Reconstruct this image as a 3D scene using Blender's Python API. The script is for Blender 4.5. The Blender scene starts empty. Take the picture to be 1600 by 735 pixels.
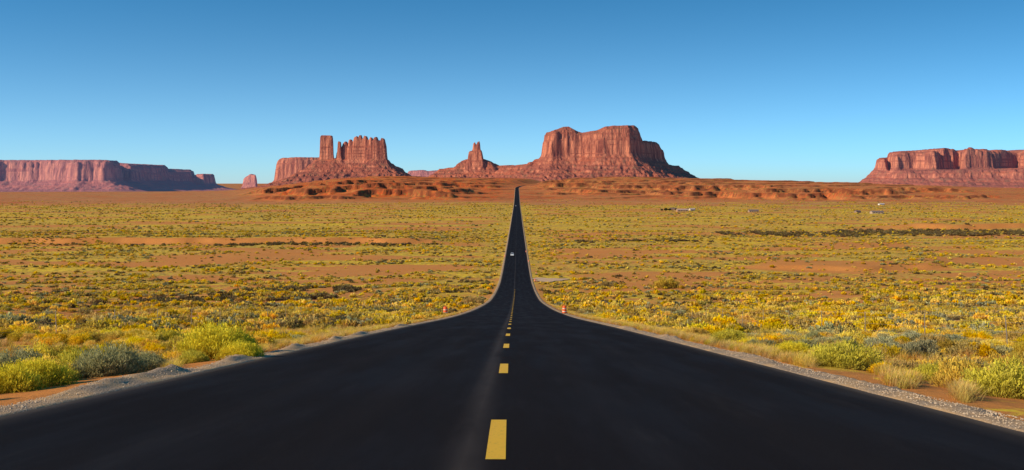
import bpy, math, random
import numpy as np
from mathutils import Vector
random.seed(5); RNG=np.random.RandomState(11)
sc=bpy.context.scene
COL=sc.collection
sc.view_settings.view_transform='Standard'; sc.view_settings.look='None'; sc.view_settings.exposure=0
CAMZ=1.4
# ------------------------------------------------------------ maths helpers
def sm(a,b,x):
    t=np.clip((x-a)/(b-a),0,1); return t*t*(3-2*t)
def _h(ix,iy,seed):
    h=(ix.astype(np.int64)*374761393+iy.astype(np.int64)*668265263+seed*1442695041)&0xffffffff
    h=((h^(h>>13))*1274126177)&0xffffffff
    h=(h^(h>>16))
    return (h&0xffff)/65535.0*2*math.pi
def pn(x,y,seed=0):
    x=np.asarray(x,float);y=np.asarray(y,float)
    ix=np.floor(x);iy=np.floor(y);fx=x-ix;fy=y-iy
    ux=fx*fx*fx*(fx*(fx*6-15)+10);uy=fy*fy*fy*(fy*(fy*6-15)+10)
    def g(dx,dy):
        a=_h(ix+dx,iy+dy,seed); return np.cos(a)*(fx-dx)+np.sin(a)*(fy-dy)
    a=g(0,0)*(1-ux)+g(1,0)*ux; b=g(0,1)*(1-ux)+g(1,1)*ux
    return (a*(1-uy)+b*uy)*1.5
def fbm(x,y,o=4,seed=0):
    r=0;a=1;t=0
    for i in range(o):
        r=r+a*pn(x,y,seed+i*17);t+=a;a*=.5
        x,y=x*1.7-y*1.1+3.1,x*1.1+y*1.7+7.7
    return r/t*1.3
def hermite(xs,ys):
    xs=np.array(xs,float);ys=np.array(ys,float)
    d=np.diff(ys)/np.diff(xs); m=np.zeros_like(ys); m[0]=d[0];m[-1]=d[-1]
    for i in range(1,len(xs)-1):
        if d[i-1]*d[i]>0:
            w1=2*(xs[i+1]-xs[i])+(xs[i]-xs[i-1]);w2=(xs[i+1]-xs[i])+2*(xs[i]-xs[i-1])
            m[i]=(w1+w2)/(w1/d[i-1]+w2/d[i])
    def f(x):
        x=np.clip(np.asarray(x,float),xs[0],xs[-1]); i=np.clip(np.searchsorted(xs,x)-1,0,len(xs)-2)
        h=xs[i+1]-xs[i];t=(x-xs[i])/h
        return ((2*t**3-3*t**2+1)*ys[i]+(t**3-2*t**2+t)*h*m[i]+(-2*t**3+3*t**2)*ys[i+1]+(t**3-t**2)*h*m[i+1])
    return f
_H=hermite([-40,0,50,108,179,260,340,400,480,557,1150,2040,2600,3200,3900,4300],
           [-3.3,1.4,7.25,14.1,21.8,29.6,35.3,38.4,40.0,40.7,43.2,44.6,36.5,26,14.3,9])
def roadz(y): return CAMZ-_H(y)
def rc(y):
    y=np.asarray(y,float)
    return -0.28+0.005*y+np.where(y>3500,((y-3500)/100.0)**2*1.1,0)
_mk=hermite([-30,0,12,31,70,179,400,700],[-.1,-.115,-.155,-.18,-.13,.14,1.35,3.0])
def mark(y):
    y=np.asarray(y,float); return np.where(y<700,_mk(y),rc(y)-.22)
RL,RR=6.05,5.75
crest_f=hermite([-400,200,330,400,450,500,550,600,700,780,860,1000,1080,1150,1250,1340,1450,1600,2200],
                [301,300,299,294,288,281.5,277.5,275.5,276.5,277.5,277.5,276.5,277.5,280,282.5,285,290,294,295])
# low scarps crossing the red slope: y, px from, px to, height, run
SC=[(2330,390,560,9,300),(2480,540,720,19,420),(2700,430,640,17,420),(2900,600,750,13,330),(3150,380,600,17,480),(3550,450,790,12,520),
    (2600,1050,1330,14,320),(2400,1300,1570,10,260),(3000,1170,1420,17,420),(2820,860,1090,10,280),(3400,840,1230,14,400),(3250,1380,1520,14,400),(3900,820,1080,9,420)]
def G(x,y,full=False):
    x=np.asarray(x,float);y=np.asarray(y,float)
    s=x-rc(y);a=np.abs(s)
    px=800+1600*x/np.maximum(y,60)
    zr=roadz(y)
    plain=roadz(np.minimum(y,2040))-18*sm(2600,5800,y)*(1-sm(300,450,px))
    u=np.clip((y-2000)/2600,0,1)
    t=u**1.5
    crest=CAMZ+(285-crest_f(px))/1600*4600
    g=plain*(1-t)+crest*t
    hm=sm(2100,2900,y)*sm(330,480,px)*(1-.75*sm(1400,1560,px))
    lump=fbm(x/340,y/260,4,3)
    g=g+hm*(7*lump*(1-.6*sm(4000,4500,y)))
    g=g+18*np.exp(-((px-585)/120)**2)*np.exp(-((y-3050)/450)**2)
    ledge_shade=np.zeros_like(g)
    nz1=fbm(x/200,y/500,4,55);nz2=fbm(x/50,y/110,4,56)
    for i,(y0,pa,pb,hh,run) in enumerate(SC):
        yy=y0+170*nz1+70*nz2+ (x*.12 if i%2 else -x*.1)
        d=y-yy; pm=sm(pa-15,pa+35,px)*(1-sm(pb-35,pb+15,px))
        g=g+hh*(.3*sm(-70,0,d)+.7*sm(0,9,d))*(1-sm(24,run,d))*pm
        ledge_shade=np.maximum(ledge_shade,sm(-7,0,d)*(1-sm(11,24,d))*pm)  # mask along scarp faces, where shade is painted dark
    T=9.0; q=g+4.5*fbm(x/220,y/280,4,9)
    f=q/T; fl=np.floor(f); fr=f-fl
    ter=(fl+.32*fr+.68*sm(.88,.93,fr))*T-4.5*fbm(x/220,y/280,4,9)
    g=g*(1-.85*hm)+ter*.85*hm+hm*(1.2*fbm(x/40,y/60,4,21)-2.6*np.abs(fbm(x/115,y/170,5,22)))
    back=sm(4650,5600,y)
    g=g*(1-back)+(-60.0)*back
    g=g+1.3*fbm(x/60,y/60,3,5)*sm(12,70,a)*(1-.5*sm(250,500,y))
    g=g+.16*fbm(x/3.2,y/3.2,3,8)*sm(8.2,12,a)*(1-sm(300,500,y))
    yb=690+20*fbm(x/70,x*0,3,31); dd=y-yb
    m1=sm(-200,20,px)*(1-sm(640,720,px))
    bank=3.4*sm(0,9,dd)*(1-sm(9,260,dd))*m1
    yb2=940+30*fbm(x/90,x*0,3,41); d2=y-yb2
    m2=sm(1360,1450,px)
    bank=bank+4*sm(0,9,d2)*(1-sm(9,260,d2))*m2
    yb3=470+25*fbm(x/60,x*0,3,51); d3=y-yb3
    m3=sm(1120,1250,px)*(1-sm(1450,1500,px))
    bank=bank+1.5*sm(0,8,d3)*(1-sm(8,120,d3))*m3
    g=g+bank
    w=sm(9,32+.02*np.maximum(y,0),a)
    ditch=-.24*sm(6.8,9,a)*(1-sm(12,32,a))
    z=zr*(1-w)+g*w+ditch
    z=z-(.05+.00012*np.maximum(y,0))*(1-sm(7.2,8.2,a))
    if not full: return z
    bare=np.maximum.reduce([sm(-8,-3,dd)*(1-sm(9,16,dd))*m1, sm(-4,0,d2)*(1-sm(10,16,d2))*m2, .9*sm(-15,0,d3)*(1-sm(8,20,d3))*m3])
    bare=np.maximum(bare,.93*barepat(x,y))
    bare=np.maximum(bare,.25*(1-sm(9,13,a))*(1-sm(300,500,y)))
    veg=vegfar(x,y)*(1-bare)
    veg=veg*(1-.3*(1-sm(250,420,y)))
    hv=.5*sm(.0,.45,fbm(x/130,y/160,4,63))*sm(700,1000,px)
    veg=np.maximum(veg,np.maximum(.10,hv))*(1-bare)*(1-ledge_shade)
    rr_=np.maximum(sm(1500,2400,y+420*fbm(x/420,y/300,4,71)),0)
    lw=sm(350,450,px)*(1-.5*sm(760,860,px))*sm(2150,2500,y)
    return z,veg,rr_,np.clip(ledge_shade+.85*sm(.86,.9,fr)*(1-sm(.93,.97,fr))*hm,0,1),lw
def vegfar(x,y): return 1-sm(1700,2450,y+480*fbm(x/420,y/260,4,71))
def barepat(x,y):
    p=fbm(x/95,y/48,4,61)
    b=.95*sm(-.02,.26,p)*sm(320,420,y)*(1-sm(640,740,y))
    b=np.maximum(b,.88*sm(.02,.28,fbm(x/34,y/40,4,67))*sm(30,70,y)*(1-sm(400,450,y)))
    b=np.maximum(b,.75*sm(.10,.38,fbm(x/150,y/80,4,64))*sm(700,800,y))
    return b*sm(14,34,np.abs(x-rc(y)))
def GZ(x,y): return float(G(np.array([x]),np.array([y]))[0])

# ------------------------------------------------------------ mesh helpers
def mesh_np(name,v,quads=None,tris=None,smooth=True):
    me=bpy.data.meshes.new(name); v=np.asarray(v,np.float32)
    me.vertices.add(len(v)); me.vertices.foreach_set('co',v.ravel())
    fl=[];st=[];tot=[];k=0
    if quads is not None and len(quads):
        fl.append(np.asarray(quads,np.int32).ravel()); st.append(np.arange(len(quads))*4); tot.append(np.full(len(quads),4));k=len(quads)*4
    if tris is not None and len(tris):
        fl.append(np.asarray(tris,np.int32).ravel()); st.append(k+np.arange(len(tris))*3); tot.append(np.full(len(tris),3))
    if fl:
        fl=np.concatenate(fl);st=np.concatenate(st).astype(np.int32);tot=np.concatenate(tot).astype(np.int32)
        me.loops.add(len(fl)); me.loops.foreach_set('vertex_index',fl)
        me.polygons.add(len(st)); me.polygons.foreach_set('loop_start',st); me.polygons.foreach_set('loop_total',tot)
        me.polygons.foreach_set('use_smooth',np.full(len(st),smooth))
    me.update(calc_edges=True); me.validate()
    return me
def gridquads(nr,nc,mask=None):
    i=np.arange(nr*nc).reshape(nr,nc)
    q=np.stack([i[:-1,:-1],i[:-1,1:],i[1:,1:],i[1:,:-1]],-1).reshape(-1,4)
    return q
def attr(me,name,vals):
    a=me.attributes.new(name,'FLOAT','POINT'); a.data.foreach_set('value',np.asarray(vals,np.float32).ravel())
def attrc(me,name,vals):
    a=me.attributes.new(name,'FLOAT_COLOR','POINT'); a.data.foreach_set('color',np.asarray(vals,np.float32).ravel())
def add(name,me,mat=None,parent=None,loc=None,rot=None,**props):
    o=bpy.data.objects.new(name,me); COL.objects.link(o)
    if mat is not None and me is not None and len(me.materials)==0:
        for m in (mat if isinstance(mat,(list,tuple)) else [mat]): me.materials.append(m)
    if parent: o.parent=parent
    if loc is not None:o.location=loc
    if rot is not None:o.rotation_euler=rot
    for k,v in props.items(): o[k]=v
    return o
class MB:
    def __init__(s): s.v=[];s.f=[];s.m=[]
    def box(s,c,d,mi=0,tx=1,ty=1):
        b=len(s.v);cx,cy,cz=c;dx,dy,dz=[q/2 for q in d]
        for z,kx,ky in ((-dz,1,1),(dz,tx,ty)):
            for sx,sy in((-1,-1),(1,-1),(1,1),(-1,1)): s.v.append((cx+sx*dx*kx,cy+sy*dy*ky,cz+z))
        for f in((0,3,2,1),(4,5,6,7),(0,1,5,4),(1,2,6,5),(2,3,7,6),(3,0,4,7)): s.f.append([b+i for i in f]);s.m.append(mi)
    def lathe(s,prof,n=16,c=(0,0,0),mats=None,axis='z'):
        b=len(s.v)
        for r,z in prof:
            for i in range(n):
                a=2*math.pi*i/n; p=(r*math.cos(a),r*math.sin(a),z)
                if axis=='x': p=(p[2],p[0],p[1])
                s.v.append((c[0]+p[0],c[1]+p[1],c[2]+p[2]))
        for j in range(len(prof)-1):
            for i in range(n):
                k=(i+1)%n
                s.f.append([b+j*n+i,b+j*n+k,b+(j+1)*n+k,b+(j+1)*n+i]); s.m.append(mats[j] if mats else 0)
        s.f.append([b+(len(prof)-1)*n+i for i in range(n)]);s.m.append(mats[-1] if mats else 0)
        s.f.append([b+i for i in reversed(range(n))]);s.m.append(mats[0] if mats else 0)
    def prism(s,poly,w,mi=0,taper=None):
        b=len(s.v);n=len(poly)
        for sx in(-1,1):
            for y,z in poly: s.v.append((sx*w*(taper(z) if taper else 1),y,z))
        s.f.append([b+i for i in range(n)]);s.m.append(mi)
        s.f.append([b+n+i for i in reversed(range(n))]);s.m.append(mi)
        for i in range(n):
            k=(i+1)%n; s.f.append([b+i,b+n+i,b+n+k,b+k]);s.m.append(mi)
    def face(s,pts,mi=0):
        b=len(s.v); s.v+=list(pts); s.f.append(list(range(b,b+len(pts))));s.m.append(mi)
    def mesh(s,name,mats,smooth=False):
        me=bpy.data.meshes.new(name); me.from_pydata(s.v,[],s.f); me.update()
        for m in mats: me.materials.append(m)
        me.polygons.foreach_set('material_index',s.m)
        me.polygons.foreach_set('use_smooth',[smooth]*len(s.f))
        import bmesh
        bm=bmesh.new();bm.from_mesh(me);bmesh.ops.recalc_face_normals(bm,faces=bm.faces);bm.to_mesh(me);bm.free()
        return me
# ------------------------------------------------------------ node helper
class NT:
    def __init__(s,name,rough=.9,spec=.1):
        s.mat=bpy.data.materials.new(name); s.mat.use_nodes=True; s.t=s.mat.node_tree; s.n=s.t.nodes; s.l=s.t.links
        s.b=s.n['Principled BSDF']; s.b.inputs['Roughness'].default_value=rough; s.b.inputs['Specular IOR Level'].default_value=spec
        s.pos=s.n.new('ShaderNodeNewGeometry').outputs['Position']
    def set(s,inp,v):
        if isinstance(v,bpy.types.NodeSocket): s.l.new(v,inp)
        elif isinstance(v,tuple) and len(v)==3 and inp.type=='RGBA': inp.default_value=(*v,1)
        else: inp.default_value=v
    def noise(s,scale=1,vec=(1,1,1),det=4,rough=.55,src=None,off=(0,0,0)):
        m=s.n.new('ShaderNodeMapping'); s.l.new(src or s.pos,m.inputs['Vector']); m.inputs['Scale'].default_value=vec; m.inputs['Location'].default_value=off
        n=s.n.new('ShaderNodeTexNoise'); s.l.new(m.outputs[0],n.inputs['Vector']); n.inputs['Scale'].default_value=scale;n.inputs['Detail'].default_value=det;n.inputs['Roughness'].default_value=rough
        return n.outputs['Fac']
    def vor(s,scale=1,vec=(1,1,1),out='Distance',feature='F1'):
        m=s.n.new('ShaderNodeMapping'); s.l.new(s.pos,m.inputs['Vector']); m.inputs['Scale'].default_value=vec
        n=s.n.new('ShaderNodeTexVoronoi'); n.feature=feature; s.l.new(m.outputs[0],n.inputs['Vector']); n.inputs['Scale'].default_value=scale
        return n.outputs[out]
    def ramp(s,v,a,b,c0=0.0,c1=1.0):
        n=s.n.new('ShaderNodeMapRange'); n.interpolation_type='SMOOTHSTEP'; s.set(n.inputs['Value'],v)
        for i,k in enumerate((a,b,c0,c1)): n.inputs[1+i].default_value=k
        return n.outputs[0]
    def mix(s,f,a,b,mode='MIX'):
        n=s.n.new('ShaderNodeMix'); n.data_type='RGBA'; n.blend_type=mode
        s.set(n.inputs[0],f); s.set(n.inputs[6],a); s.set(n.inputs[7],b); return n.outputs[2]
    def math(s,op,a,b=0.0):
        n=s.n.new('ShaderNodeMath'); n.operation=op; s.set(n.inputs[0],a); s.set(n.inputs[1],b); return n.outputs[0]
    def att(s,name,out='Fac'):
        n=s.n.new('ShaderNodeAttribute'); n.attribute_name=name; return n.outputs[out]
    def sep(s,v):
        n=s.n.new('ShaderNodeSeparateXYZ'); s.l.new(v,n.inputs[0]); return n.outputs
    def bump(s,h,strength=.5,dist=.1):
        n=s.n.new('ShaderNodeBump'); n.inputs['Strength'].default_value=strength;n.inputs['Distance'].default_value=dist
        s.l.new(h,n.inputs['Height']); s.l.new(n.outputs[0],s.b.inputs['Normal'])
    def col(s,c): s.set(s.b.inputs['Base Color'],c); return s.mat
def plainmat(name,c,rough=.6,spec=.3,var=.12,scale=3):
    t=NT(name,rough,spec); n=t.noise(scale)
    return t.col(t.mix(n,tuple(x*(1-var) for x in c),tuple(min(1,x*(1+var)) for x in c)))

# ------------------------------------------------------------ materials
t=NT('desert_soil',.95,.05)
veg=t.att('veg');red=t.att('red');shade_m=t.att('ledge_shade')
soil=t.mix(t.noise(.05,det=5),(.68,.21,.045),(.76,.33,.085))
soil=t.mix(t.ramp(t.noise(1.3,det=5),.35,.7),soil,(.56,.22,.06))
rsoil=t.mix(t.ramp(t.noise(.012,det=6),.35,.65),(.58,.15,.05),(.62,.24,.09))
rsoil=t.mix(t.ramp(t.noise(1,vec=(.006,.02,.02),det=6),.5,.62),rsoil,(.52,.25,.10))
lob=t.mix(t.ramp(t.noise(.014,det=6,rough=.65),.4,.62),(.70,.125,.03),(.58,.175,.055))
rsoil=t.mix(t.att('lobe'),rsoil,lob)
rsoil=t.mix(t.ramp(t.noise(.05,det=6,rough=.75),.52,.61),rsoil,(.29,.11,.04))
rsoil=t.mix(t.ramp(t.noise(.16,det=5,rough=.7),.55,.63),rsoil,(.42,.30,.07))
soil=t.mix(red,soil,rsoil)
vc=t.mix(t.ramp(t.noise(.02,vec=(.4,1,1),det=5),.38,.62),(.84,.54,.04),(.67,.42,.07))
vc=t.mix(t.ramp(t.noise(.35,det=6,rough=.65),.485,.60),vc,(.26,.165,.045))
vc=t.mix(t.ramp(t.vor(.45),.08,.4),(.86,.575,.045),vc)
n1=t.noise(.55,det=6,rough=.65)
n2=t.noise(1,vec=(.010,.035,.03),det=4)
thr=t.math('ADD',t.math('ADD',n1,t.math('MULTIPLY',t.math('SUBTRACT',veg,.5),.26)),t.math('MULTIPLY',t.math('SUBTRACT',n2,.5),.55))
c=t.mix(t.ramp(thr,.515,.605),soil,vc)
c=t.mix(t.math('MULTIPLY',shade_m,.85),c,(.19,.055,.028))  # shade of the ledge faces painted into the soil colour
t.bump(t.noise(6,det=6,rough=.7),.6,.08)
MSOIL=t.col(c)

t=NT('asphalt',.8,.03)
c=t.mix(t.noise(.9,vec=(1,.03,1),det=5),(.0072,.0052,.0056),(.0150,.0115,.0118))
c=t.mix(t.ramp(t.noise(2.6,vec=(1,.015,1),det=5,rough=.7),.52,.78),c,(.0205,.0165,.0165))
c=t.mix(t.ramp(t.noise(90,det=3),.45,.75),c,(.026,.0215,.0215))
c=t.mix(t.math('MULTIPLY',t.att('track'),t.ramp(t.noise(1.3,vec=(1,.15,1),det=4),.1,.6)),c,(.070,.056,.050))
c=t.mix(t.att('dust'),c,(.16,.12,.09))
t.set(t.b.inputs['Roughness'],t.ramp(t.noise(1.1,vec=(1,.05,1)),.3,.7,.7,.9))
t.bump(t.noise(140,det=3),.35,.01)
MASPH=t.col(c)
t=NT('yellow_paint',.6,.3)
c=t.mix(t.ramp(t.noise(25,det=5,rough=.7),.56,.72),(.94,.50,.006),(.36,.21,.02))
MYEL=t.col(c)
t=NT('gravel',.9,.1)
v=t.vor(42,out='Color'); d=t.vor(42)
hs=t.n.new('ShaderNodeRGBToBW'); t.l.new(v,hs.inputs[0])
c=t.mix(hs.outputs[0],(.38,.25,.155),(.70,.51,.34))
c=t.mix(t.ramp(d,.3,.7),c,(.26,.17,.10))
c=t.mix(t.ramp(t.noise(1.1,det=4),.42,.68),c,(.60,.36,.17))
t.bump(d,.5,-.01)
MGRAV=t.col(c)

def rockmat(name,haze,hazec=(.36,.27,.36),air_glow=0.0):
    t=NT(name,.95,.03)
    nz=t.sep(t.n.new('ShaderNodeNewGeometry').outputs['Normal'])[2]
    strat=t.noise(1,vec=(.0015,.0015,.055),det=5,rough=.65)
    streak=t.noise(1,vec=(.045,.045,.004),det=5,rough=.6)
    cliff=t.mix(t.ramp(streak,.36,.64),(.27,.07,.042),(.74,.255,.135))
    cliff=t.mix(t.ramp(strat,.52,.60),cliff,(.42,.12,.065))
    tal=t.mix(t.ramp(strat,.38,.6),(.54,.14,.062),(.36,.10,.058))
    tal=t.mix(t.ramp(t.noise(.03,det=5),.5,.7),tal,(.34,.145,.075))
    f=t.ramp(nz,.45,.75)
    c=t.mix(f,cliff,tal)
    c=t.mix(haze,c,hazec)  # distance haze painted into the rock's base colour
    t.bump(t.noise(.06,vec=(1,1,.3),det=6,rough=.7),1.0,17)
    t.b.inputs['Emission Color'].default_value=(.30,.42,.80,1); t.b.inputs['Emission Strength'].default_value=air_glow  # rock glows faintly blue, standing in for scattered air light over its shade
    return t.col(c)
MR1=rockmat('red_sandstone',.05,air_glow=.018); MR2=rockmat('hazy_sandstone',.20,(.54,.32,.44),air_glow=.08); MR3=rockmat('distant_sandstone',.09,air_glow=.032)

def leafmat(name,rnd=True):
    t=NT(name,.8,.1)
    c=t.att('Col','Color')
    if rnd:
        oi=t.n.new('ShaderNodeObjectInfo').outputs['Random']
        h=t.n.new('ShaderNodeHueSaturation'); t.l.new(c,h.inputs['Color'])
        t.l.new(t.ramp(oi,0,1,.486,.507),h.inputs['Hue'])
        m=t.math('FRACT',t.math('MULTIPLY',oi,7.31)); t.l.new(t.ramp(m,0,1,.76,1.18),h.inputs['Value'])
        m=t.math('FRACT',t.math('MULTIPLY',oi,13.7)); t.l.new(t.ramp(m,0,1,.88,1.06),h.inputs['Saturation'])
        c=h.outputs[0]
    t.set(t.b.inputs['Base Color'],c)
    tr=t.n.new('ShaderNodeBsdfTranslucent'); t.l.new(c,tr.inputs[0])
    mx=t.n.new('ShaderNodeMixShader'); mx.inputs[0].default_value=.3
    t.l.new(t.b.outputs[0],mx.inputs[1]);t.l.new(tr.outputs[0],mx.inputs[2])
    t.l.new(mx.outputs[0],t.n['Material Output'].inputs['Surface'])
    return t.mat
MLEAF=leafmat('shrub_foliage'); MLEAF2=leafmat('roadside_shrub_foliage',False)

# ------------------------------------------------------------ GROUND
rows=[-25.0]
while rows[-1]<45000:
    y=rows[-1]
    if y<2000: dy=.28+.006*max(y,0)
    elif y<4750: dy=7
    else: dy=.03*y
    rows.append(y+dy)
rows=np.array(rows)
inner=np.array([0,3,6.3,7.0,7.6,8.3,9.2,10.3]); NT_=290
tt=(np.arange(1,NT_+1)/NT_)**1.15
W=.62*np.maximum(rows,0)+45
off=np.concatenate([np.tile(inner,(len(rows),1)),10.3+(W[:,None]-10.3)*tt[None,:]],1)
off=np.concatenate([-off[:,:0:-1],off],1)
Y=np.repeat(rows[:,None],off.shape[1],1)
X=rc(np.minimum(Y,3900))+off
Z,vg,rd,shade_v,lw_=G(X,Y,True)
v=np.stack([X,Y,Z],-1).reshape(-1,3)
me=mesh_np('ground',v,gridquads(*X.shape))
attr(me,'veg',vg);attr(me,'red',rd);attr(me,'ledge_shade',shade_v);attr(me,'lobe',lw_)
add('ground',me,MSOIL,kind='structure')

# ------------------------------------------------------------ ROAD
ry=[-24.0]
while ry[-1]<4000: ry.append(ry[-1]+(.5+.012*max(ry[-1],0)))
ry=np.array(ry)
so=np.concatenate([[-RL,-RL+.25,-RL+.6],np.linspace(-4.6,4.6,70),[RR-.6,RR-.25,RR]])
X=rc(ry)[:,None]+so[None,:]; Y=np.repeat(ry[:,None],len(so),1)
X[:,0]+=.07*fbm(ry/1.7,ry*0+3,3,2); X[:,-1]+=.07*fbm(ry/1.5,ry*0+9,3,4)
Z=roadz(Y)
me=mesh_np('road',np.stack([X,Y,Z],-1).reshape(-1,3),gridquads(*X.shape))
ms=X-mark(Y)
tr=np.exp(-((ms+.26)/.14)**2)*.7+.05*np.exp(-((ms-1.4)/.3)**2)+.05*np.exp(-((ms-3.1)/.3)**2)+.05*np.exp(-((ms+1.7)/.3)**2)+.05*np.exp(-((ms+3.4)/.3)**2)
attr(me,'track',tr)
du=np.zeros(len(so)); du[0]=.7;du[-1]=.7;du[1]=.12;du[-2]=.12
attr(me,'dust',np.tile(du,(len(ry),1)))
road=add('road',me,MASPH,kind='structure')
v=[];q=[]
ys=9.1
while ys<330:
    for (y0,y1) in zip(np.linspace(ys,ys+3.05,4)[:-1],np.linspace(ys,ys+3.05,4)[1:]):
        b=len(v); e=.004+.00006*ys
        for yy,ss in((y0,-.09),(y0,.09),(y1,.09),(y1,-.09)): v.append((float(mark(yy))+ss,yy,float(roadz(yy))+e))
        q.append((b,b+1,b+2,b+3))
    ys+=11.0
me=mesh_np('road_marking',v,q,smooth=False)
add('road_marking',me,MYEL,parent=road,kind='structure',label='broken yellow centre line painted on black asphalt')

# shoulders
gy=[-24.0]
while gy[-1]<3990: gy.append(gy[-1]+(.14+.008*max(gy[-1],0)))
gy=np.array(gy)
piles=[(-1,17.2,.12,1.6),(-1,19.8,.15,.9),(-1,24.5,.12,1.0),(-1,31,.13,1.2),(-1,44,.12,2),(-1,38,.1,1.5),(1,26,.06,2),(1,40,.09,2),(1,55,.1,2.5),(-1,60,.12,2)]
KWS={-1:.54,1:.54}
for sd,R0 in((-1,RL),(1,RR)):
    ww=np.array([-.12,0,.12,.25,.4,.55,.7,.85,1.0,1.15,1.3,1.5,1.75,2.05])
    wd=KWS[sd]*(1+.3*fbm(gy/5,gy*0,3,12+sd)+.15*fbm(gy/1.1,gy*0,2,15+sd))
    S=R0+ww[None,:]*wd[:,None]
    Y=np.repeat(gy[:,None],len(ww),1); X=rc(Y)+sd*S
    base=roadz(Y)
    prof=np.interp(ww,[-.12,0,.3,.9,1.4,2.05],[-.03,.008,.02,.02,-.05,-.34])
    Z=base+prof[None,:]+ (.03*fbm(X*3,Y*3,3,5)+.02*pn(X*9,Y*9,7))*sm(0,.3,ww)[None,:]
    for (ps,py_,ph,pl) in piles:
        if ps==sd: Z+=ph*np.exp(-((Y-py_)/pl)**4)*np.exp(-((ww[None,:]-.85-.15*np.sin(Y))/.4)**2)*(.8+.5*fbm(X*2,Y*2,2,3))
    q=gridquads(*X.shape)
    if sd<0:q=q[:,::-1]
    me=mesh_np('gravel_shoulder',np.stack([X,Y,Z],-1).reshape(-1,3),q)
    add('gravel_shoulder',me,MGRAV,kind='structure')
# turnout
v=[];n=40
for i in range(n):
    a=2*math.pi*i/n; r=1+.22*math.sin(3*a+1)+.12*math.sin(7*a)
    x=14.5+6.5*r*math.cos(a); y=405+11*r*math.sin(a); v.append((x,y,0))
v=[(14.5,405,0)]+v
v=[(x,y,max(GZ(x,y),float(roadz(y))-.3)+.25) for x,y,_ in v]
me=mesh_np('gravel_turnout',v,None,[(0,i,i%n+1) for i in range(1,n+1)])
tm=plainmat('pale_gravel',(.66,.42,.25),.95,.1,.2,.5)
add('gravel_turnout',me,tm,kind='structure')

# ------------------------------------------------------------ MESAS
def sdf(x,y,poly):
    P=np.array(poly,float);n=len(P);d=np.full(x.shape,1e18);ins=np.zeros(x.shape,bool)
    for i in range(n):
        a=P[i];b=P[(i+1)%n];e=b-a
        wx=x-a[0];wy=y-a[1];t_=np.clip((wx*e[0]+wy*e[1])/(e@e),0,1)
        d=np.minimum(d,(wx-e[0]*t_)**2+(wy-e[1]*t_)**2)
        c=((a[1]<=y)&(b[1]>y))|((b[1]<=y)&(a[1]>y))
        if e[1]!=0:
            ins^=c&(x<a[0]+(y-a[1])*e[0]/e[1])
    return np.where(ins,1,-1)*np.sqrt(d)
def wp(px,z): return ((px-800)/1600*z,z)
def hz(py,z): return CAMZ+(285-py)/1600*z
def mesa(name,label,cat,x0,x1,y0,y1,step,comps,mat,ground=None):
    xs=np.arange(x0,x1+step,step);ys=np.arange(y0,y1+step,step)
    X,Y=np.meshgrid(xs,ys)
    gb=G(X,Y)-6
    H=gb.copy()
    f1=fbm(X/110,Y/110,4,3); f2=fbm(X/34,Y/34,3,13); f3=pn(X/13,Y/13,23)
    rid=1-2*np.abs(fbm(X/55,Y/55,3,33))
    for c in comps:
        zr=c['zref'];r=c.get('r',1)
        P=[wp(*p) for p in c['poly']]
        d=sdf(X,Y,P)+r*(26*f1+10*f2+4*f3)
        px=800+1600*X/zr
        tp=np.array(c['top'],float); top=hz(np.interp(px,tp[:,0],tp[:,1]),zr)+c.get('tn',1)*(2.5*f2+2*f1)
        cb=hz(c['cb'],zr)+6*f1*min(1,r*2)
        w=c.get('w',26)
        pr=np.interp(d/w,[0,.16,.36,.48,.84,1],[0,.55,.58,.88,.9,1]) if not c.get('sheer') else np.interp(d/w,[0,.6,1],[0,.94,1])
        up=cb+(top-cb)*pr
        L=c.get('L',110)
        base=gb.mean()-10 if c.get('base') is None else c['base']
        dn=np.maximum(-d,0)
        tal=base+(cb-base)*np.exp(-(dn/L)**.9)+(cb-base)*.09*rid*np.clip(dn/L,0,1)*np.exp(-dn/L)*2.0
        T=24.0;q=(tal+3*f1)/T;fl=np.floor(q);tal=tal*.8+.2*(fl+sm(.45,.75,q-fl))*T
        h=np.where(d>0,np.maximum(up,tal),tal)
        H=np.maximum(H,h)
    v=np.stack([X,Y,H],-1).reshape(-1,3)
    q=gridquads(*X.shape)
    keep=((H-gb).ravel()[q].max(1)>1.0)
    q=q[keep]
    used=np.unique(q);m=np.full(len(v),-1);m[used]=np.arange(len(used))
    me=mesh_np(name,v[used],m[q])
    return add(name,me,mat,kind='structure',label=label,category=cat)

mesa('mesa','long flat-topped pink sandstone mesa with fluted cliffs','mesa',-3550,-2050,5400,8700,7,[
 dict(poly=[(-160,5950),(60,6000),(120,5900),(178,5950),(190,6300),(190,7200),(-160,7200)],zref=5950,
      top=[(-300,250),(-100,250),(150,250),(200,251),(400,250)],cb=281,L=120,w=34,r=.9,base=-75),
 dict(poly=[(150,6700),(205,6650),(238,7000),(262,7300),(262,8000),(150,8000)],zref=7000,
      top=[(100,256),(205,256),(235,258.5),(240,262),(330,263)],cb=281,L=170,w=36,r=.8,base=-75),
 dict(poly=[(220,7400),(250,7350),(285,7600),(304,7800),(304,8400),(220,8400)],zref=7600,
      top=[(200,264),(262,264),(268,267),(286,268),(292,272),(340,275)],cb=282,L=150,w=30,r=.6,base=-75),
 dict(poly=[(292,7800),(318,7750),(335,7850),(335,8300),(286,8300)],zref=7850,top=[(280,276),(303,275),(312,272.5),(322,272),(336,276)],cb=286,L=110,w=16,r=.4,base=-75),
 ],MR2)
mesa('butte','small lone sandstone butte rising from the plain','butte',-1960,-1650,6850,7250,4,[
 dict(poly=[(379,7000),(400,6980),(402,7080),(381,7090)],zref=7000,top=[(376,281),(382,278),(391,272),(397,274),(400,272),(404,276)],cb=289,L=22,w=10,r=.25,base=-70)],MR2)
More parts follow.
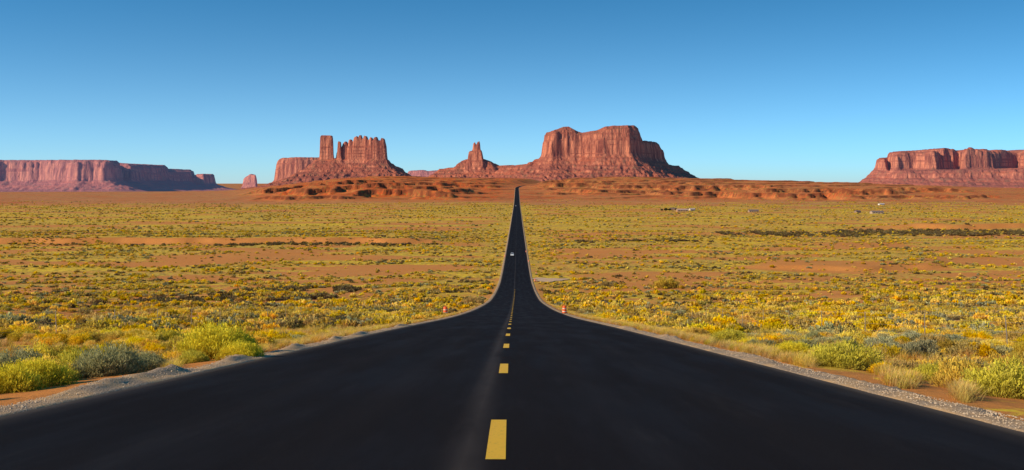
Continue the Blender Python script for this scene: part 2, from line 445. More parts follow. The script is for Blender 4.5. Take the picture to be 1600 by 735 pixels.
mesa('mesa','broad red sandstone mesa with sheer grooved walls','mesa',-1900,-900,6500,7700,6,[
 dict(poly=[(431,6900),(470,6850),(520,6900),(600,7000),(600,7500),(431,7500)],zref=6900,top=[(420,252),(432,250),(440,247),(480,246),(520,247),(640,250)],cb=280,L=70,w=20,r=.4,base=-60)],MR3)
mesa('mesa','low shadowed ridge on the skyline between two buttes','ridge',-1150,-350,8150,8900,8,[
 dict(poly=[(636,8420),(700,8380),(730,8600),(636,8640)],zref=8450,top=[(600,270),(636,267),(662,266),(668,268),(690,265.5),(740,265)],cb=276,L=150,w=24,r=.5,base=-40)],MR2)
mesa('butte','castle-shaped red butte with tall tower and spires on a talus cone','butte',-1500,-340,5050,5980,2.8,[
 dict(poly=[(499,5490),(521.5,5490),(522,5550),(500,5550)],zref=5510,top=[(495,214),(500,214),(503,212),(518,212),(520,215),(525,216)],cb=253,L=95,w=7,r=.1,sheer=1,tn=.5),
 dict(poly=[(527,5485),(533,5480),(534,5520),(527,5520)],zref=5490,top=[(525,224),(529,221),(532,222),(536,228)],cb=246,L=110,w=5,r=.06,sheer=1,tn=.3),
 dict(poly=[(532,5496),(548,5484),(548,5560),(532,5560)],zref=5500,top=[(500,238),(533,232),(536,224),(539,221),(541,223),(543,229),(560,226)],cb=247,L=110,w=6,r=.1,sheer=1,tn=.6),
 dict(poly=[(525,5500),(548,5500),(548,5560),(525,5560)],zref=5500,top=[(500,240),(526,239),(534,233),(541,230),(560,228)],cb=247,L=110,w=6,r=.15,sheer=1,tn=1),
 dict(poly=[(543,5484),(552,5474),(566,5480),(584,5466),(603,5476),(605,5530),(543,5530)],zref=5500,
      top=[(540,228),(544,225),(545.5,219),(549,218),(550.5,221.5),(552.5,221.5),(554,215),(558,213),(560,217),(561.5,212),(564,211.5),(565.5,216.5),(567.5,218),(569.5,212.5),(573,213.5),(575,219),(577.5,219.5),(579,215),(581.5,215.5),(583,220.5),(585.5,215),(589,214),(591,219.5),(595,220),(596.5,216),(600.5,217),(602,224),(605,230)],cb=247,L=130,w=6,r=.16,sheer=1,tn=.7),
 dict(poly=[(494,5480),(600,5470),(608,5570),(492,5580)],zref=5500,top=[(400,249),(620,249)],cb=252,L=195,w=30,r=.5,tn=.3),
 dict(poly=[(560,5480),(610,5470),(628,5570),(560,5580)],zref=5500,top=[(400,253),(600,250),(632,263)],cb=264,L=150,w=60,r=.4,tn=.3),
 ],MR1)
mesa('butte','stubby red rock pinnacle on a broad talus ridge','butte',-740,250,6000,6950,3.6,[
 dict(poly=[(737.5,6500),(751,6492),(751.5,6530),(738,6530)],zref=6500,top=[(736,232),(738.5,229),(739.5,224),(742,222.5),(743.5,226),(744.5,226),(746,222),(749,221),(750.5,226),(753,234)],cb=240,L=45,w=7,r=.05,sheer=1,tn=.3),
 dict(poly=[(731,6490),(753,6480),(755,6540),(731,6540)],zref=6500,top=[(728,242),(732,237),(745,234),(753,235),(757,243)],cb=247,L=90,w=9,r=.15,tn=.3),
 dict(poly=[(716,6500),(768,6490),(780,6560),(716,6560)],zref=6500,top=[(704,258),(728,248),(752,246),(784,258)],cb=257,L=200,w=40,r=.4,tn=.3),
 dict(poly=[(686,6530),(790,6490),(820,6560),(686,6600)],zref=6500,top=[(670,268),(700,262),(800,258),(840,258)],cb=264,L=170,w=30,r=.5,tn=.3),
 dict(poly=[(780,6300),(850,6150),(850,6300),(780,6400)],zref=6250,top=[(770,261),(850,254)],cb=264,L=170,w=50,r=.5,tn=.3),
 ],MR1)
mesa('butte','massive red sandstone butte with domed summit and long talus skirt','butte',-300,1560,5400,6900,4.5,[
 dict(poly=[(847,5990),(862,5930),(905,5960),(930,5900),(985,5890),(1003,5960),(1012,6120),(1020,6350),(880,6500),(849,6300)],zref=5990,
      top=[(838,212),(845,209),(860,206),(870,203),(879,199),(888,198),(896,203),(910,208),(922,206),(932,204),(945,199),(960,197.5),(990,197),(999,202),(1004,211),(1010,221),(1030,223)],cb=241,L=175,w=34,r=.6),
 dict(poly=[(1000,6080),(1022,6200),(1038,6350),(1038,6500),(990,6500)],zref=6250,top=[(990,221),(1027,222),(1033,226),(1038,232)],cb=247,L=140,w=22,r=.45),
 dict(poly=[(825,6000),(1000,5880),(1060,6250),(1060,6500),(825,6400)],zref=6000,top=[(815,253),(840,247),(1000,247),(1050,254),(1085,268)],cb=258,L=200,w=90,r=.8,tn=.3),
 ],MR1)
mesa('mesa','long layered red mesa with stepped cliffs and shadowed alcoves','mesa',2100,4200,5600,7700,5.5,[
 dict(poly=[(1369,6560),(1386,6500),(1392,6700),(1369,6900)],zref=6560,top=[(1355,252),(1368,251),(1378,248),(1392,246)],cb=262,L=110,w=22,r=.5),
 dict(poly=[(1386,6600),(1400,6440),(1430,6470),(1462,6400),(1474,6560),(1500,6620),(1508,6330),(1552,6370),(1578,6520),(1590,6540),(1606,6350),(1800,6400),(1800,7500),(1400,7500)],zref=6500,
      top=[(1380,246),(1388,243),(1398,241),(1400,238.5),(1420,235.5),(1426,235.5),(1428,238.5),(1442,240),(1448,236.5),(1470,237.5),(1479,240),(1481,232.5),(1488,230.5),(1504,232),(1508,234),(1530,234),(1532,236.5),(1550,237.5),(1556,234),(1580,235),(1586,238.5),(1600,237),(1606,233.5),(1700,234)],cb=261,L=110,w=24,r=.75),
 dict(poly=[(1376,6600),(1410,6250),(1480,6150),(1560,6100),(1620,6050),(1800,6050),(1800,7200),(1380,7300)],zref=6300,top=[(1340,273),(1380,268),(1400,265),(1440,266),(1560,264),(1700,263)],cb=278,L=190,w=60,r=1.1),
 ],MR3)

# ------------------------------------------------------------ SHRUB PROTOTYPES
def shrub(name,seed,ncl,nl,leaf,cin,cmid,ctip,flat=.8,spread=1.0,wid=.22,bloom=.6,mat=None):
    r=np.random.RandomState(seed); V=[];C=[]
    cin,cmid,ctip=map(np.array,(cin,cmid,ctip))
    lob=[(0,0,.62)]+[(.42*math.cos(a),.42*math.sin(a),r.uniform(.35,.55)) for a in r.uniform(0,6.28,5)]
    for i in range(ncl):
        lx,ly,lr=lob[r.randint(len(lob))]
        th=math.acos(r.uniform(.02,1)) ; ph=r.uniform(0,6.283); rr=lr*r.uniform(.78,1.05)
        dirv=np.array([math.sin(th)*math.cos(ph),math.sin(th)*math.sin(ph),math.cos(th)])
        c=np.array([lx,ly,.06])+dirv*rr*np.array([spread,spread,flat*1.35])
        b=r.uniform(.74,1.15); bl=r.uniform(0,1)<bloom
        for k in range(nl):
            d=dirv*.8+np.array([0,0,.75])+r.normal(0,.45,3); d/=np.linalg.norm(d)
            s=np.cross(d,r.normal(0,1,3)); s/=np.linalg.norm(s)+1e-6
            p=c+r.normal(0,.055,3); p[2]=max(p[2],.01)
            L=leaf*r.uniform(.6,1.4); w=L*wid
            a0=p-d*L*.5
            V+= [a0-s*w*.5,a0+s*w*.5,p+d*L*.5+s*w*.55,p+d*L*.5-s*w*.55]
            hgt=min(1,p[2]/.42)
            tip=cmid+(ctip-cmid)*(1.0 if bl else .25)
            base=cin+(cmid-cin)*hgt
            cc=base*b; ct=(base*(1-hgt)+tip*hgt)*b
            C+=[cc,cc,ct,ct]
    for i in range(22):
        ph=r.uniform(0,6.28);th=r.uniform(.1,1.1);d=np.array([math.sin(th)*math.cos(ph),math.sin(th)*math.sin(ph),math.cos(th)])
        s=np.cross(d,[.3,.5,.2]);s/=np.linalg.norm(s);e=d*.55
        V+=[-s*.014,s*.014,e+s*.005,e-s*.005]; C+=[np.array([.14,.10,.07])]*4
    V=np.array(V);n=len(V)//4;q=np.arange(n*4).reshape(n,4)
    me=mesh_np(name,V,q,smooth=False); C=np.concatenate([np.array(C),np.ones((len(C),1))],1); attrc(me,'Col',C)
    me.materials.append(mat or MLEAF); return me
def grass(name,seed,nb,c0,c1,h=.55):
    r=np.random.RandomState(seed);V=[];C=[]
    for i in range(nb):
        ph=r.uniform(0,6.28);b=np.array([r.normal(0,.16),r.normal(0,.16),0]);th=abs(r.normal(.45,.35))
        d=np.array([math.sin(th)*math.cos(ph),math.sin(th)*math.sin(ph),math.cos(th)])
        L=h*r.uniform(.6,1.3); s=np.array([-math.sin(ph),math.cos(ph),0]); w=.009
        m=b+d*L*.55; e=b+d*L+np.array([math.cos(ph),math.sin(ph),-.3])*L*.22
        cc=np.array(c0)*r.uniform(.8,1.1);ce=np.array(c1)*r.uniform(.8,1.2)
        V+=[b-s*w,b+s*w,m+s*w*.8,m-s*w*.8, m-s*w*.8,m+s*w*.8,e+s*w*.3,e-s*w*.3]
        C+=[cc,cc,(cc+ce)/2,(cc+ce)/2,(cc+ce)/2,(cc+ce)/2,ce,ce]
    V=np.array(V);n=len(V)//4
    me=mesh_np(name,V,np.arange(n*4).reshape(n,4),smooth=False); attrc(me,'Col',np.concatenate([np.array(C),np.ones((len(C),1))],1))
    me.materials.append(MLEAF); return me
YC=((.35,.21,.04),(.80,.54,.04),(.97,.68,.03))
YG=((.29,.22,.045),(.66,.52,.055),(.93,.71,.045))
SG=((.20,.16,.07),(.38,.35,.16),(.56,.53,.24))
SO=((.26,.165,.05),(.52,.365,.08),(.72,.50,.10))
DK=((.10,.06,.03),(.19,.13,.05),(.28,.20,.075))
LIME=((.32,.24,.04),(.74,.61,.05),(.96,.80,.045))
proto={}
def mk(kind,cols,bl):
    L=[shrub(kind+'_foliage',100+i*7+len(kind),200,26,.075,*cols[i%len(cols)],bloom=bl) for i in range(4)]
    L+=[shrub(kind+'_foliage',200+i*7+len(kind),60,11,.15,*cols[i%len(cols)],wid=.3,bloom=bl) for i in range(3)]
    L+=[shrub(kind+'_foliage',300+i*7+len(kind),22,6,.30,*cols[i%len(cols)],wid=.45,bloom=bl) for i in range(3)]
    proto[kind]=L
mk('rabbitbrush',[YC,YG,YC],.75); mk('sagebrush',[SG,SO,SO],.5); mk('dark_scrub',[DK,DK],.5)
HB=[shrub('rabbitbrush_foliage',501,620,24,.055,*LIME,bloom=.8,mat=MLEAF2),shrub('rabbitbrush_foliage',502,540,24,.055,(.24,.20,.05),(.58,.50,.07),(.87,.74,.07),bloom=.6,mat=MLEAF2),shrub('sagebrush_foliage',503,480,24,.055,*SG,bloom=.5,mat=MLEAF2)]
TAN=((.54,.34,.09),(.90,.62,.17)); OR_=((.54,.28,.07),(.86,.52,.11))
proto['dry_grass']=[grass('dry_grass_blades',1,80,*TAN),grass('dry_grass_blades',2,80,*OR_),grass('dry_grass_blades',3,90,(.48,.34,.06),(.90,.68,.08),.6)]

def samp(n,z0,z1,extra=6,fr=.54):
    z=np.sqrt(RNG.uniform(z0*z0,z1*z1,n)); x=RNG.uniform(-1,1,n)*(fr*z+extra)
    s=np.abs(x-rc(z)); k=s>7.6+RNG.uniform(0,.8,n)
    return x[k],z[k]
def turnout_ok(x,y): return ((x-14.5)/9)**2+((y-405)/20)**2>1
pts={'rabbitbrush':[],'sagebrush':[],'dark_scrub':[],'dry_grass':[]}
def field(n,z0,z1,smin,smax,lod,th):
    x,y=samp(n,z0,z1)
    cl=fbm(x/(10+z1*.03),y/(10+z1*.015),3,81)
    k=(cl+RNG.uniform(-.3,.3,len(x))>th)&turnout_ok(x,y)
    k&=RNG.rand(len(x))>barepat(x,y)*.92
    k&=RNG.rand(len(x))<vegfar(x,y)
    x,y=x[k],y[k]
    ty=fbm(x/25,y/25,3,91)+RNG.uniform(-.55,.55,len(x))
    sc_=smin+(smax-smin)*RNG.rand(len(x))**1.6*1.15
    for kind,mk_ in(('rabbitbrush',ty>-.12),('sagebrush',(ty<=-.12)&(ty>-.56)),('dark_scrub',ty<=-.56)):
        n_=mk_.sum(); 
        lo,hi={0:(0,4),1:(4,7),2:(7,10)}[lod]
        s_=sc_[mk_]
        if kind=='dark_scrub': s_=np.where(y[mk_]<50,np.minimum(s_,.42),s_*.9)
        pts[kind].append(np.stack([x[mk_],y[mk_],s_,RNG.randint(lo,hi,n_)],1))
field(2900,11,45,.25,.78,0,-.08)
field(12500,45,160,.34,1.05,1,0.01)
field(25000,160,420,.42,1.3,2,0.03)
field(37000,420,900,.5,1.5,2,0.03)
field(48000,900,2500,.7,2.0,2,0.03)
def line(n,yf,pa,pb,wd,s0,s1,kind='dark_scrub'):
    px=RNG.uniform(pa,pb,n); y=yf+RNG.normal(0,wd,n); x=(px-800)/1600*yf
    y=y+22*fbm(x/70,x*0,3,31)
    keep=(fbm(x/18,x*0,2,7)+RNG.uniform(-.3,.3,n)>-.1)
    pts[kind].append(np.stack([x,y,RNG.uniform(s0,s1,n),RNG.randint(7,10,n)],1)[keep])
line(150,674,0,690,6,.9,1.8)
line(200,678,320,680,5,1.2,2.4)
line(160,720,900,1110,8,1.2,2.2)
line(850,830,1130,1640,20,1.2,2.9); line(380,875,1300,1640,18,1.3,2.9)
line(200,330,380,560,6,.9,1.6);line(160,250,200,520,10,.9,1.5)
x,y=samp(6500,9,60,4); k=(fbm(x/5,y/5,3,19)+RNG.uniform(-.4,.4,len(x))+.5*np.exp(-((np.abs(x-rc(y))-10)/3.5)**2)>0.10); x,y=x[k],y[k]
pts['dry_grass'].append(np.stack([x,y,RNG.uniform(.3,.62,len(x)),RNG.randint(0,3,len(x))],1))
x,y=samp(9000,60,200,4); k=(fbm(x/9,y/9,3,19)+RNG.uniform(-.4,.4,len(x))>0.1);x,y=x[k],y[k]
pts['dry_grass'].append(np.stack([x,y,RNG.uniform(.35,.7,len(x)),RNG.randint(0,3,len(x))],1))
M_=15000
yy=np.exp(RNG.uniform(math.log(7),math.log(260),M_)); sd=np.where(RNG.rand(M_)<.42,-1,1)
xx=rc(yy)+sd*(np.where(sd<0,7.0,6.75)+np.abs(RNG.normal(0,1.5,M_)))
pts['dry_grass'].append(np.stack([xx,yy,RNG.uniform(.18,.48,M_),RNG.randint(0,3,M_)],1))
M_=320
yy=np.exp(RNG.uniform(math.log(13),math.log(160),M_)); sd=np.where(RNG.rand(M_)<.5,-1,1)
xx=rc(yy)+sd*(np.where(sd<0,8.3,8.0)+np.abs(RNG.normal(0,1.0,M_)))
pts['rabbitbrush'].append(np.stack([xx,yy,RNG.uniform(.25,.55,M_),np.where(yy<45,RNG.randint(0,4,M_),RNG.randint(4,7,M_))],1))
def hx(px,y): return (px-800)/1600*y
heroes=[('rabbitbrush',hx(340,28),28,1.3,'A','large bright yellow rabbitbrush beside the road shoulder'),
 ('rabbitbrush',hx(378,26),26,.65,'A','low yellow rabbitbrush in dry grass'),
 ('sagebrush',hx(165,22.5),22.5,.95,'C','wide grey-green sagebrush beside the gravel shoulder'),
 ('sagebrush',hx(218,24),24,.75,'C','wide grey-green sagebrush beside the gravel shoulder'),
 ('rabbitbrush',hx(118,23),23,.8,'B',None),('sagebrush',hx(20,23),23,.9,'C',None),
 ('rabbitbrush',hx(45,19.5),19.5,.85,'A','yellow-green rabbitbrush beside the gravel shoulder'),
 ('rabbitbrush',hx(3,18.4),18.4,.75,'A','yellow-green rabbitbrush beside the gravel shoulder'),
 ('rabbitbrush',hx(85,21),21,.6,'B',None),
 ('rabbitbrush',hx(1322,24),24,1.0,'B','round green rabbitbrush among dry grass'),
 ('rabbitbrush',hx(1582,17.5),17.5,.95,'B','pale green rabbitbrush at the shoulder edge'),
 ('sagebrush',hx(1040,330),330,5.0,1,'big dome-shaped olive bush on open sand'),
 ('sagebrush',hx(948,345),345,3.2,1,None),('sagebrush',hx(740,215),215,2.6,1,None),('sagebrush',hx(755,300),300,2.6,1,None),
 ('rabbitbrush',hx(1140,40),40,.9,'B',None),('rabbitbrush',hx(1460,21),21,.55,'B',None),('rabbitbrush',hx(300,26),26,.55,'B',None),('rabbitbrush',hx(1240,32),32,.7,'A',None)]
def scatter_obj(name,arr,meshes,label,cat):
    pc=bpy.data.collections.new(name+'_source')
    for i,m in enumerate(meshes):
        o=bpy.data.objects.new('%s_source_%s'%(name,chr(97+i)),m); pc.objects.link(o)
    z=G(arr[:,0],arr[:,1])-.03
    me=mesh_np(name,np.stack([arr[:,0],arr[:,1],z],1))
    attr(me,'scl',arr[:,2]); attr(me,'rot',RNG.uniform(0,6.28,len(arr)))
    a=me.attributes.new('pick','INT','POINT'); a.data.foreach_set('value',arr[:,3].astype(np.int32))
    ng=bpy.data.node_groups.new(name,'GeometryNodeTree')
    ng.interface.new_socket('Geometry',in_out='INPUT',socket_type='NodeSocketGeometry')
    ng.interface.new_socket('Geometry',in_out='OUTPUT',socket_type='NodeSocketGeometry')
    N=ng.nodes;L=ng.links
    gi=N.new('NodeGroupInput');go=N.new('NodeGroupOutput')
    ip=N.new('GeometryNodeInstanceOnPoints');ci=N.new('GeometryNodeCollectionInfo')
    ci.inputs['Collection'].default_value=pc;ci.inputs['Separate Children'].default_value=True;ci.inputs['Reset Children'].default_value=True
    def na(nm,ty):
        n=N.new('GeometryNodeInputNamedAttribute');n.data_type=ty;n.inputs['Name'].default_value=nm;return n.outputs['Attribute']
    L.new(gi.outputs[0],ip.inputs['Points']);L.new(ci.outputs[0],ip.inputs['Instance'])
    ip.inputs['Pick Instance'].default_value=True
    L.new(na('pick','INT'),ip.inputs['Instance Index'])
    cx=N.new('ShaderNodeCombineXYZ');L.new(na('rot','FLOAT'),cx.inputs[2]);L.new(cx.outputs[0],ip.inputs['Rotation'])
    cs=N.new('ShaderNodeCombineXYZ');s=na('scl','FLOAT')
    for i in range(3):L.new(s,cs.inputs[i])
    L.new(cs.outputs[0],ip.inputs['Scale']);L.new(ip.outputs[0],go.inputs[0])
    o=add(name,me,None,kind='stuff',label=label,category=cat)
    md=o.modifiers.new('scatter','NODES');md.node_group=ng
    return o
lab={'rabbitbrush':'yellow-flowering rabbitbrush growing on red sand','sagebrush':'grey-green sagebrush clump growing on red sand','dark_scrub':'dark brown scrub bush on red sand'}
def clear_heroes(A):
    for h in heroes:
        if h[2]<60:
            A=A[(A[:,0]-h[1])**2+(A[:,1]-h[2])**2>(h[3]*.9)**2]
            A=A[~((A[:,1]<h[2])&(A[:,1]>h[2]-6)&(np.abs(A[:,0]-h[1]*A[:,1]/h[2])<.7*h[3]))]
    return A
for kind in('rabbitbrush','sagebrush','dark_scrub'):
    A=np.concatenate(pts[kind]); ok=np.abs(A[:,0]-rc(A[:,1]))>7.5; A=clear_heroes(A[ok])
    score=A[:,2]/A[:,1]*(np.abs(A[:,0]/A[:,1])<.52)
    o_=np.argsort(-score); NI=280 if kind!='dark_scrub' else 120
    ind,rest=A[o_[:NI]],A[o_[NI:]]
    hl=[h for h in heroes if h[0]==kind]
    for h in hl:
        m_=HB['ABC'.index(h[4])] if isinstance(h[4],str) else proto[kind][h[4]]
        o=add(kind,m_,None,loc=(h[1],h[2],GZ(h[1],h[2])-.04),rot=(0,0,random.uniform(0,6.28)),
            label=h[5] or lab[kind],category='shrub',group=kind+' shrubs on the desert plain')
        o.scale=(h[3],h[3],h[3]*random.uniform(.85,1.05))
    zz=G(ind[:,0],ind[:,1])-.04
    for i in range(len(ind)):
        o=add(kind,proto[kind][int(ind[i,3])],None,loc=(ind[i,0],ind[i,1],zz[i]),rot=(0,0,random.uniform(0,6.28)),
            label=lab[kind],category='shrub',group=kind+' shrubs on the desert plain')
        s=ind[i,2]; o.scale=(s*random.uniform(.9,1.15),s*random.uniform(.9,1.15),s*random.uniform(.75,1.0))
    scatter_obj(kind+'_cover',rest,proto[kind],'spread of '+lab[kind],'shrubs')
A=np.concatenate(pts['dry_grass']);A=clear_heroes(A[np.abs(A[:,0]-rc(A[:,1]))>6.7])
scatter_obj('dry_grass',A,proto['dry_grass'],'tan and golden dry grass tufts beside the road','grass')
stm=plainmat('stone_grey',(.56,.42,.29),.9,.1,.4,9)
def stone(seed):
    r=np.random.RandomState(seed);import bmesh
    bm=bmesh.new();bmesh.ops.create_icosphere(bm,subdivisions=1,radius=1)
    for v_ in bm.verts: v_.co*=r.uniform(.7,1.15); v_.co.z*=.7
    me=bpy.data.meshes.new('stone');bm.to_mesh(me);bm.free();me.materials.append(stm);return me
n=9000; yy=np.exp(RNG.uniform(math.log(6),math.log(110),n)); sd=np.where(RNG.rand(n)<.5,-1,1)
o_=np.abs(RNG.normal(.6,.45,n)); xx=rc(yy)+sd*(np.where(sd<0,RL,RR)+o_*np.where(sd<0,KWS[-1],KWS[1])+.03)
so_=scatter_obj('loose_gravel',np.stack([xx,yy,RNG.uniform(.006,.016,n)*np.where(RNG.rand(n)<.03,1.8,1),RNG.randint(0,3,n)],1),[stone(1),stone(2),stone(3)],'loose pale gravel stones along the asphalt edge','gravel')
co=np.zeros(len(so_.data.vertices)*3,np.float32);so_.data.vertices.foreach_get('co',co);co=co.reshape(-1,3)
co[:,2]=roadz(co[:,1])+np.interp(o_,[0,.3,.9,1.4,2.05],[.01,.025,.025,-.045,-.33])
for (ps,py_,ph,pl) in piles: co[:,2]+=(sd==ps)*ph*.8*np.exp(-((co[:,1]-py_)/pl)**4)*np.exp(-((o_-.85)/.4)**2)
so_.data.vertices.foreach_set('co',co.ravel())

# ------------------------------------------------------------ BARRELS
MO=plainmat('safety_orange',(.85,.12,.02),.5,.3);MW=plainmat('reflective_white',(.75,.66,.56),.4,.4);MBk=plainmat('black_rubber',(.03,.03,.03),.8,.2)
b=MB(); b.lathe([(.29,.10),(.285,.27),(.275,.28),(.27,.37),(.28,.38),(.275,.46),(.265,.47),(.26,.58),(.27,.59),(.265,.62),(.255,.63),(.25,.70),(.26,.71),(.255,.74),(.245,.75),(.24,.93),(.22,.97),(.10,.99)],20,mats=[0,0,1,1,0,0,0,0,0,1,1,1,0,0,0,0,0,0])
bme=b.mesh('drum',[MO,MW],True)
b=MB(); b.lathe([(.40,0),(.40,.06),(.33,.12),(.295,.12)],8); ame=b.mesh('rubber_base',[MBk])
b=MB(); b.box((-.08,0,1.03),(.03,.05,.1));b.box((.08,0,1.03),(.03,.05,.1));b.box((0,0,1.095),(.19,.05,.03)); hme=b.mesh('handle',[MO])
for i,(px,y) in enumerate([(696,122),(882,124),(836,395),(826,520),(838,440),(789,560),(822,600)]):
    x=hx(px,y); e=bpy.data.objects.new('traffic_barrel',None);COL.objects.link(e)
    z=max(GZ(x,y),float(roadz(y))-.3)+.02; e.location=(x,y,z); e.rotation_euler=(0,random.uniform(-.03,.03),random.uniform(0,3))
    e['label']='orange and white striped traffic barrel beside the road';e['category']='traffic barrel';e['group']='traffic barrels along the road'
    for nm,m in(('drum',bme),('rubber_base',ame),('handle',hme)): add(nm,m,parent=e)

# ------------------------------------------------------------ FENCES
MP=plainmat('weathered_post',(.34,.27,.20),.9,.1);MWr=plainmat('fence_wire',(.30,.28,.26),.5,.4)
b=MB(); b.box((0,0,.55),(.035,.01,1.25));b.box((0,.018,.55),(.01,.03,1.25));b.box((0,-.01,1.0),(.02,.03,.03));b.box((0,-.01,.7),(.02,.03,.03)); pme=b.mesh('post',[MP])
for sd,o0 in((-1,20.5),(1,16.0)):
    e=bpy.data.objects.new('wire_fence',None);COL.objects.link(e);e['label']='barbed wire fence on thin metal posts in the scrub';e['category']='fence';e['group']='fences beside the road'
    e.location=(sd*o0,20,GZ(sd*o0,20)); P=[]
    for i in range(30):
        y=20+i*6.5; x=float(rc(y))+sd*(o0+.1*math.sin(i)); z=GZ(x,y); P.append((x,y,z))
        add('post',pme,parent=e,loc=(x-e.location.x,y-20,z-e.location.z),rot=(random.uniform(-.05,.05),random.uniform(-.06,.06),0))
    V=[];F=[]
    for h in(.35,.65,.95,1.12):
        for i in range(len(P)-1):
            k=len(V)
            for (x,y,z) in(P[i],P[i+1]):
                for dx,dz in((-.002,0),(.002,0),(0,.004)): V.append((x-e.location.x+dx,y-20,z-e.location.z+h+dz))
            F+=[(k,k+1,k+4,k+3),(k+1,k+2,k+5,k+4),(k+2,k,k+3,k+5)]
    add('wire',mesh_np('wire',V,F,smooth=False),MWr,parent=e)

# ------------------------------------------------------------ CARS
def car(x,y,paint,label,face):
    z=float(roadz(y))+.01; slope=math.atan((float(roadz(y+2))-float(roadz(y-2)))/4)
    e=bpy.data.objects.new('car',None);COL.objects.link(e);e.location=(x,y,z+.01);e.rotation_euler=(slope*(1 if face>0 else -1),0,0 if face>0 else math.pi)
    e['label']=label;e['category']='car';e['group']='cars on the highway'
    b=MB()
    body=[(-2.3,.45),(-1.85,.38),(1.85,.38),(2.3,.42),(2.34,.75),(2.2,.95),(1.2,1.08),(-2.2,1.12),(-2.36,.9)]
    b.prism(body,.93,0,lambda z:1 if z<.9 else .95)
    cab=[(1.15,1.07),(.35,1.62),(-.2,1.7),(-1.9,1.66),(-2.2,1.11)]
    b.prism(cab,.86,0,lambda z:.97 if z<1.3 else .78)
    add('body',b.mesh('body',[paint]),parent=e)
    g=plainmat('car_glass',(.02,.025,.03),.1,.6)
    b=MB(); b.face([(-.74,1.11,1.13),(.74,1.11,1.13),(.63,.42,1.6),(-.63,.42,1.6)]); add('windscreen',b.mesh('windscreen',[g]),parent=e)
    b=MB(); b.face([(-.72,-2.19,1.18),(.72,-2.19,1.18),(.63,-1.96,1.58),(-.63,-1.96,1.58)]); add('rear_window',b.mesh('rear_window',[g]),parent=e)
    for s in(-1,1):
        b=MB(); b.face([(s*.84,.85,1.15),(s*.70,.3,1.57),(s*.70,-1.8,1.57),(s*.84,-2.0,1.15)]); add('side_window',b.mesh('side_window',[g]),parent=e)
        b=MB(); b.box((s*.72,2.3,.78),(.32,.1,.16)); add('headlight',b.mesh('headlight',[MW]),parent=e)
        b=MB(); b.box((s*.78,-2.33,.9),(.2,.08,.24)); add('tail_light',b.mesh('tail_light',[MO]),parent=e)
        for yy in(1.45,-1.45):
            w=MB(); w.lathe([(.3,-.11),(.34,-.08),(.34,.08),(.3,.11)],18,axis='x'); wo=add('wheel',w.mesh('wheel',[MBk],True),parent=e,loc=(s*.84,yy,.34))
            w=MB(); w.lathe([(.2,-.125),(.2,.125)],12,axis='x'); add('rim',w.mesh('rim',[MW]),parent=wo)
car(hx(800.3,565),565,plainmat('white_car_paint',(.75,.76,.78),.3,.5),'white car driving towards the viewer on the highway',-1)
car(hx(806,1900),1900,plainmat('silver_car_paint',(.5,.5,.52),.3,.5),'pale distant car driving along the straight highway',-1)

# ------------------------------------------------------------ HOUSES + TREES
def house(px,y,w,d,h,wallc,roofc,label,rz=0):
    x=hx(px,y);z=GZ(x,y)-.2
    e=bpy.data.objects.new('house',None);COL.objects.link(e);e.location=(x,y,z);e.rotation_euler=(0,0,rz)
    e['label']=label;e['category']='house';e['group']='houses scattered on the plain'
    mw=plainmat('house_wall',wallc,.9,.1);mr=plainmat('house_roof',roofc,.7,.2);md=plainmat('door_paint',(.15,.08,.05));mg=plainmat('window_glass',(.03,.04,.05),.15,.5)
    b=MB(); b.box((0,0,h/2),(w,d,h)); r=h*.45
    b.face([(-w/2,-d/2,h),(-w/2,0,h+r),(-w/2,d/2,h)]);b.face([(w/2,-d/2,h),(w/2,0,h+r),(w/2,d/2,h)]); add('wall',b.mesh('wall',[mw]),parent=e)
    b=MB(); k=.5
    for s in(-1,1):
        a=[(-w/2-k,s*(d/2+k),h-.25),(w/2+k,s*(d/2+k),h-.25),(w/2+k,0,h+r+.12),(-w/2-k,0,h+r+.12)]
        b.face(a); b.face([(p[0],p[1],p[2]+.14) for p in a]); b.face([a[0],a[1],(a[1][0],a[1][1],a[1][2]+.14),(a[0][0],a[0][1],a[0][2]+.14)])
    add('roof',b.mesh('roof',[mr]),parent=e)
    b=MB(); b.box((w*.1,-d/2-.03,1.05),(1.0,.06,2.1)); add('door',b.mesh('door',[md]),parent=e)
    for u in(-.35,-.12,.34):
        b=MB(); b.box((w*u,-d/2-.03,1.6),(1.4,.06,1.1)); add('window',b.mesh('window',[mg]),parent=e)
house(1066,1540,17,9,3,(.42,.25,.16),(.5,.34,.26),'low brown desert house with pale gable roof',.1)
house(1052,1600,10,8,3,(.35,.2,.13),(.2,.13,.1),'small brown desert house near trees',-.3)
house(1081,1570,8,6,2.8,(.6,.5,.42),(.5,.4,.35),'small tan outbuilding on the plain',.3)
house(1177,1500,14,7,2.8,(.42,.28,.2),(.22,.15,.13),'long low tan trailer home on the plain',.05)
house(1370,1440,17,8,2.8,(.45,.33,.25),(.24,.17,.15),'long low tan house on the plain',.1)
house(1377,2000,11,6,2.4,(.7,.66,.6),(.6,.55,.5),'white house with white roof on the plain',.2)
house(1340,1480,7,6,2.6,(.3,.2,.15),(.2,.14,.12),'small dark shed on the plain',.2)
mb=plainmat('bark',(.12,.08,.05),.9,.1)
treemesh=shrub('crown',77,80,16,.22,(.02,.025,.01),(.05,.06,.02),(.09,.10,.035),wid=.4)
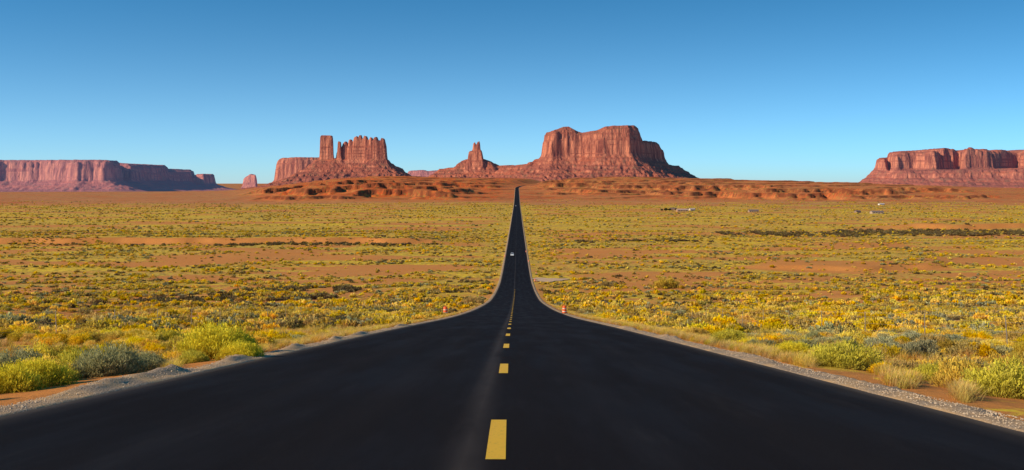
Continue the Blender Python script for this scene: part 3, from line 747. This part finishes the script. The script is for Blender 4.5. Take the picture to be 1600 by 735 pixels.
def tree(px,y,s):
    x=hx(px,y);e=bpy.data.objects.new('tree',None);COL.objects.link(e);e.location=(x,y,GZ(x,y)-.1);e.scale=(s,s,s)
    e['label']='dark green cottonwood tree beside the desert houses';e['category']='tree';e['group']='trees by the houses'
    b=MB(); b.lathe([(.25,0),(.17,1.2),(.12,2.2),(.05,3.2)],8)
    for a in(0,2,4):
        b.face([(0,0,1.5),(.1,.1,1.5),(1.2*math.cos(a),1.2*math.sin(a),3)])
    add('trunk',b.mesh('trunk',[mb]),parent=e)
    c=add('crown',treemesh,parent=e,loc=(0,0,1.2)); c.scale=(2.2,2.2,2.6)
for p,y,s in((1040,1560,1.6),(1046,1565,1.3),(1034,1550,1.1),(1056,1590,1.2),(1074,1600,1.2),(1170,1510,1.1)): tree(p,y,s)

# ------------------------------------------------------------ CAMERA + LIGHT
cd=bpy.data.cameras.new('camera');cam=bpy.data.objects.new('camera',cd);COL.objects.link(cam)
cam.location=(0,0,CAMZ);cam.rotation_euler=(math.radians(90),0,0)
cd.lens=36;cd.sensor_width=36;cd.shift_y=-82.5/1600;cd.clip_end=90000;cd.clip_start=.1
sc.camera=cam
sd=Vector((-.84,-.40,.45)).normalized()
ld=bpy.data.lights.new('sun','SUN');ld.energy=5.0;ld.angle=math.radians(.5);ld.color=(1,.84,.59)
lo=bpy.data.objects.new('sun',ld);COL.objects.link(lo);lo.rotation_euler=sd.to_track_quat('Z','Y').to_euler()
w=bpy.data.worlds.new('World');sc.world=w;w.use_nodes=True;N=w.node_tree.nodes;L=w.node_tree.links
bg=N['Background'];st=N.new('ShaderNodeTexSky');st.sky_type='NISHITA';st.sun_disc=False
st.sun_elevation=math.asin(sd.z);st.sun_rotation=math.atan2(sd.x,sd.y);st.air_density=1.0;st.dust_density=.6;st.ozone_density=2.0;st.altitude=1600
tc=N.new('ShaderNodeTexCoord');vm=N.new('ShaderNodeVectorMath');vm.operation='MULTIPLY_ADD';vm.inputs[1].default_value=(1,1,3.4);vm.inputs[2].default_value=(0,0,.04)
nm=N.new('ShaderNodeVectorMath');nm.operation='NORMALIZE'
L.new(tc.outputs['Generated'],vm.inputs[0]);L.new(vm.outputs[0],nm.inputs[0]);L.new(nm.outputs[0],st.inputs['Vector'])
ga=N.new('ShaderNodeGamma');ga.inputs[1].default_value=1.2;L.new(st.outputs[0],ga.inputs[0])
mx=N.new('ShaderNodeMix');mx.data_type='RGBA';mx.blend_type='MULTIPLY';mx.inputs[0].default_value=1;mx.inputs[7].default_value=(.16,1.80,2.08,1)
L.new(ga.outputs[0],mx.inputs[6])
# thin horizon haze over the sky model, falling off with elevation
sx=N.new('ShaderNodeSeparateXYZ');L.new(tc.outputs['Generated'],sx.inputs[0])
m1=N.new('ShaderNodeMath');m1.operation='MULTIPLY';m1.inputs[1].default_value=-13.5;L.new(sx.outputs[2],m1.inputs[0])
m2=N.new('ShaderNodeMath');m2.operation='EXPONENT';L.new(m1.outputs[0],m2.inputs[0])
m3=N.new('ShaderNodeMath');m3.operation='MULTIPLY';m3.use_clamp=True;m3.inputs[1].default_value=.95;L.new(m2.outputs[0],m3.inputs[0])
hz_=N.new('ShaderNodeMix');hz_.data_type='RGBA';L.new(m3.outputs[0],hz_.inputs[0]);L.new(mx.outputs[2],hz_.inputs[6]);hz_.inputs[7].default_value=(6.0,8.1,8.7,1)
L.new(hz_.outputs[2],bg.inputs[0]);bg.inputs[1].default_value=.083
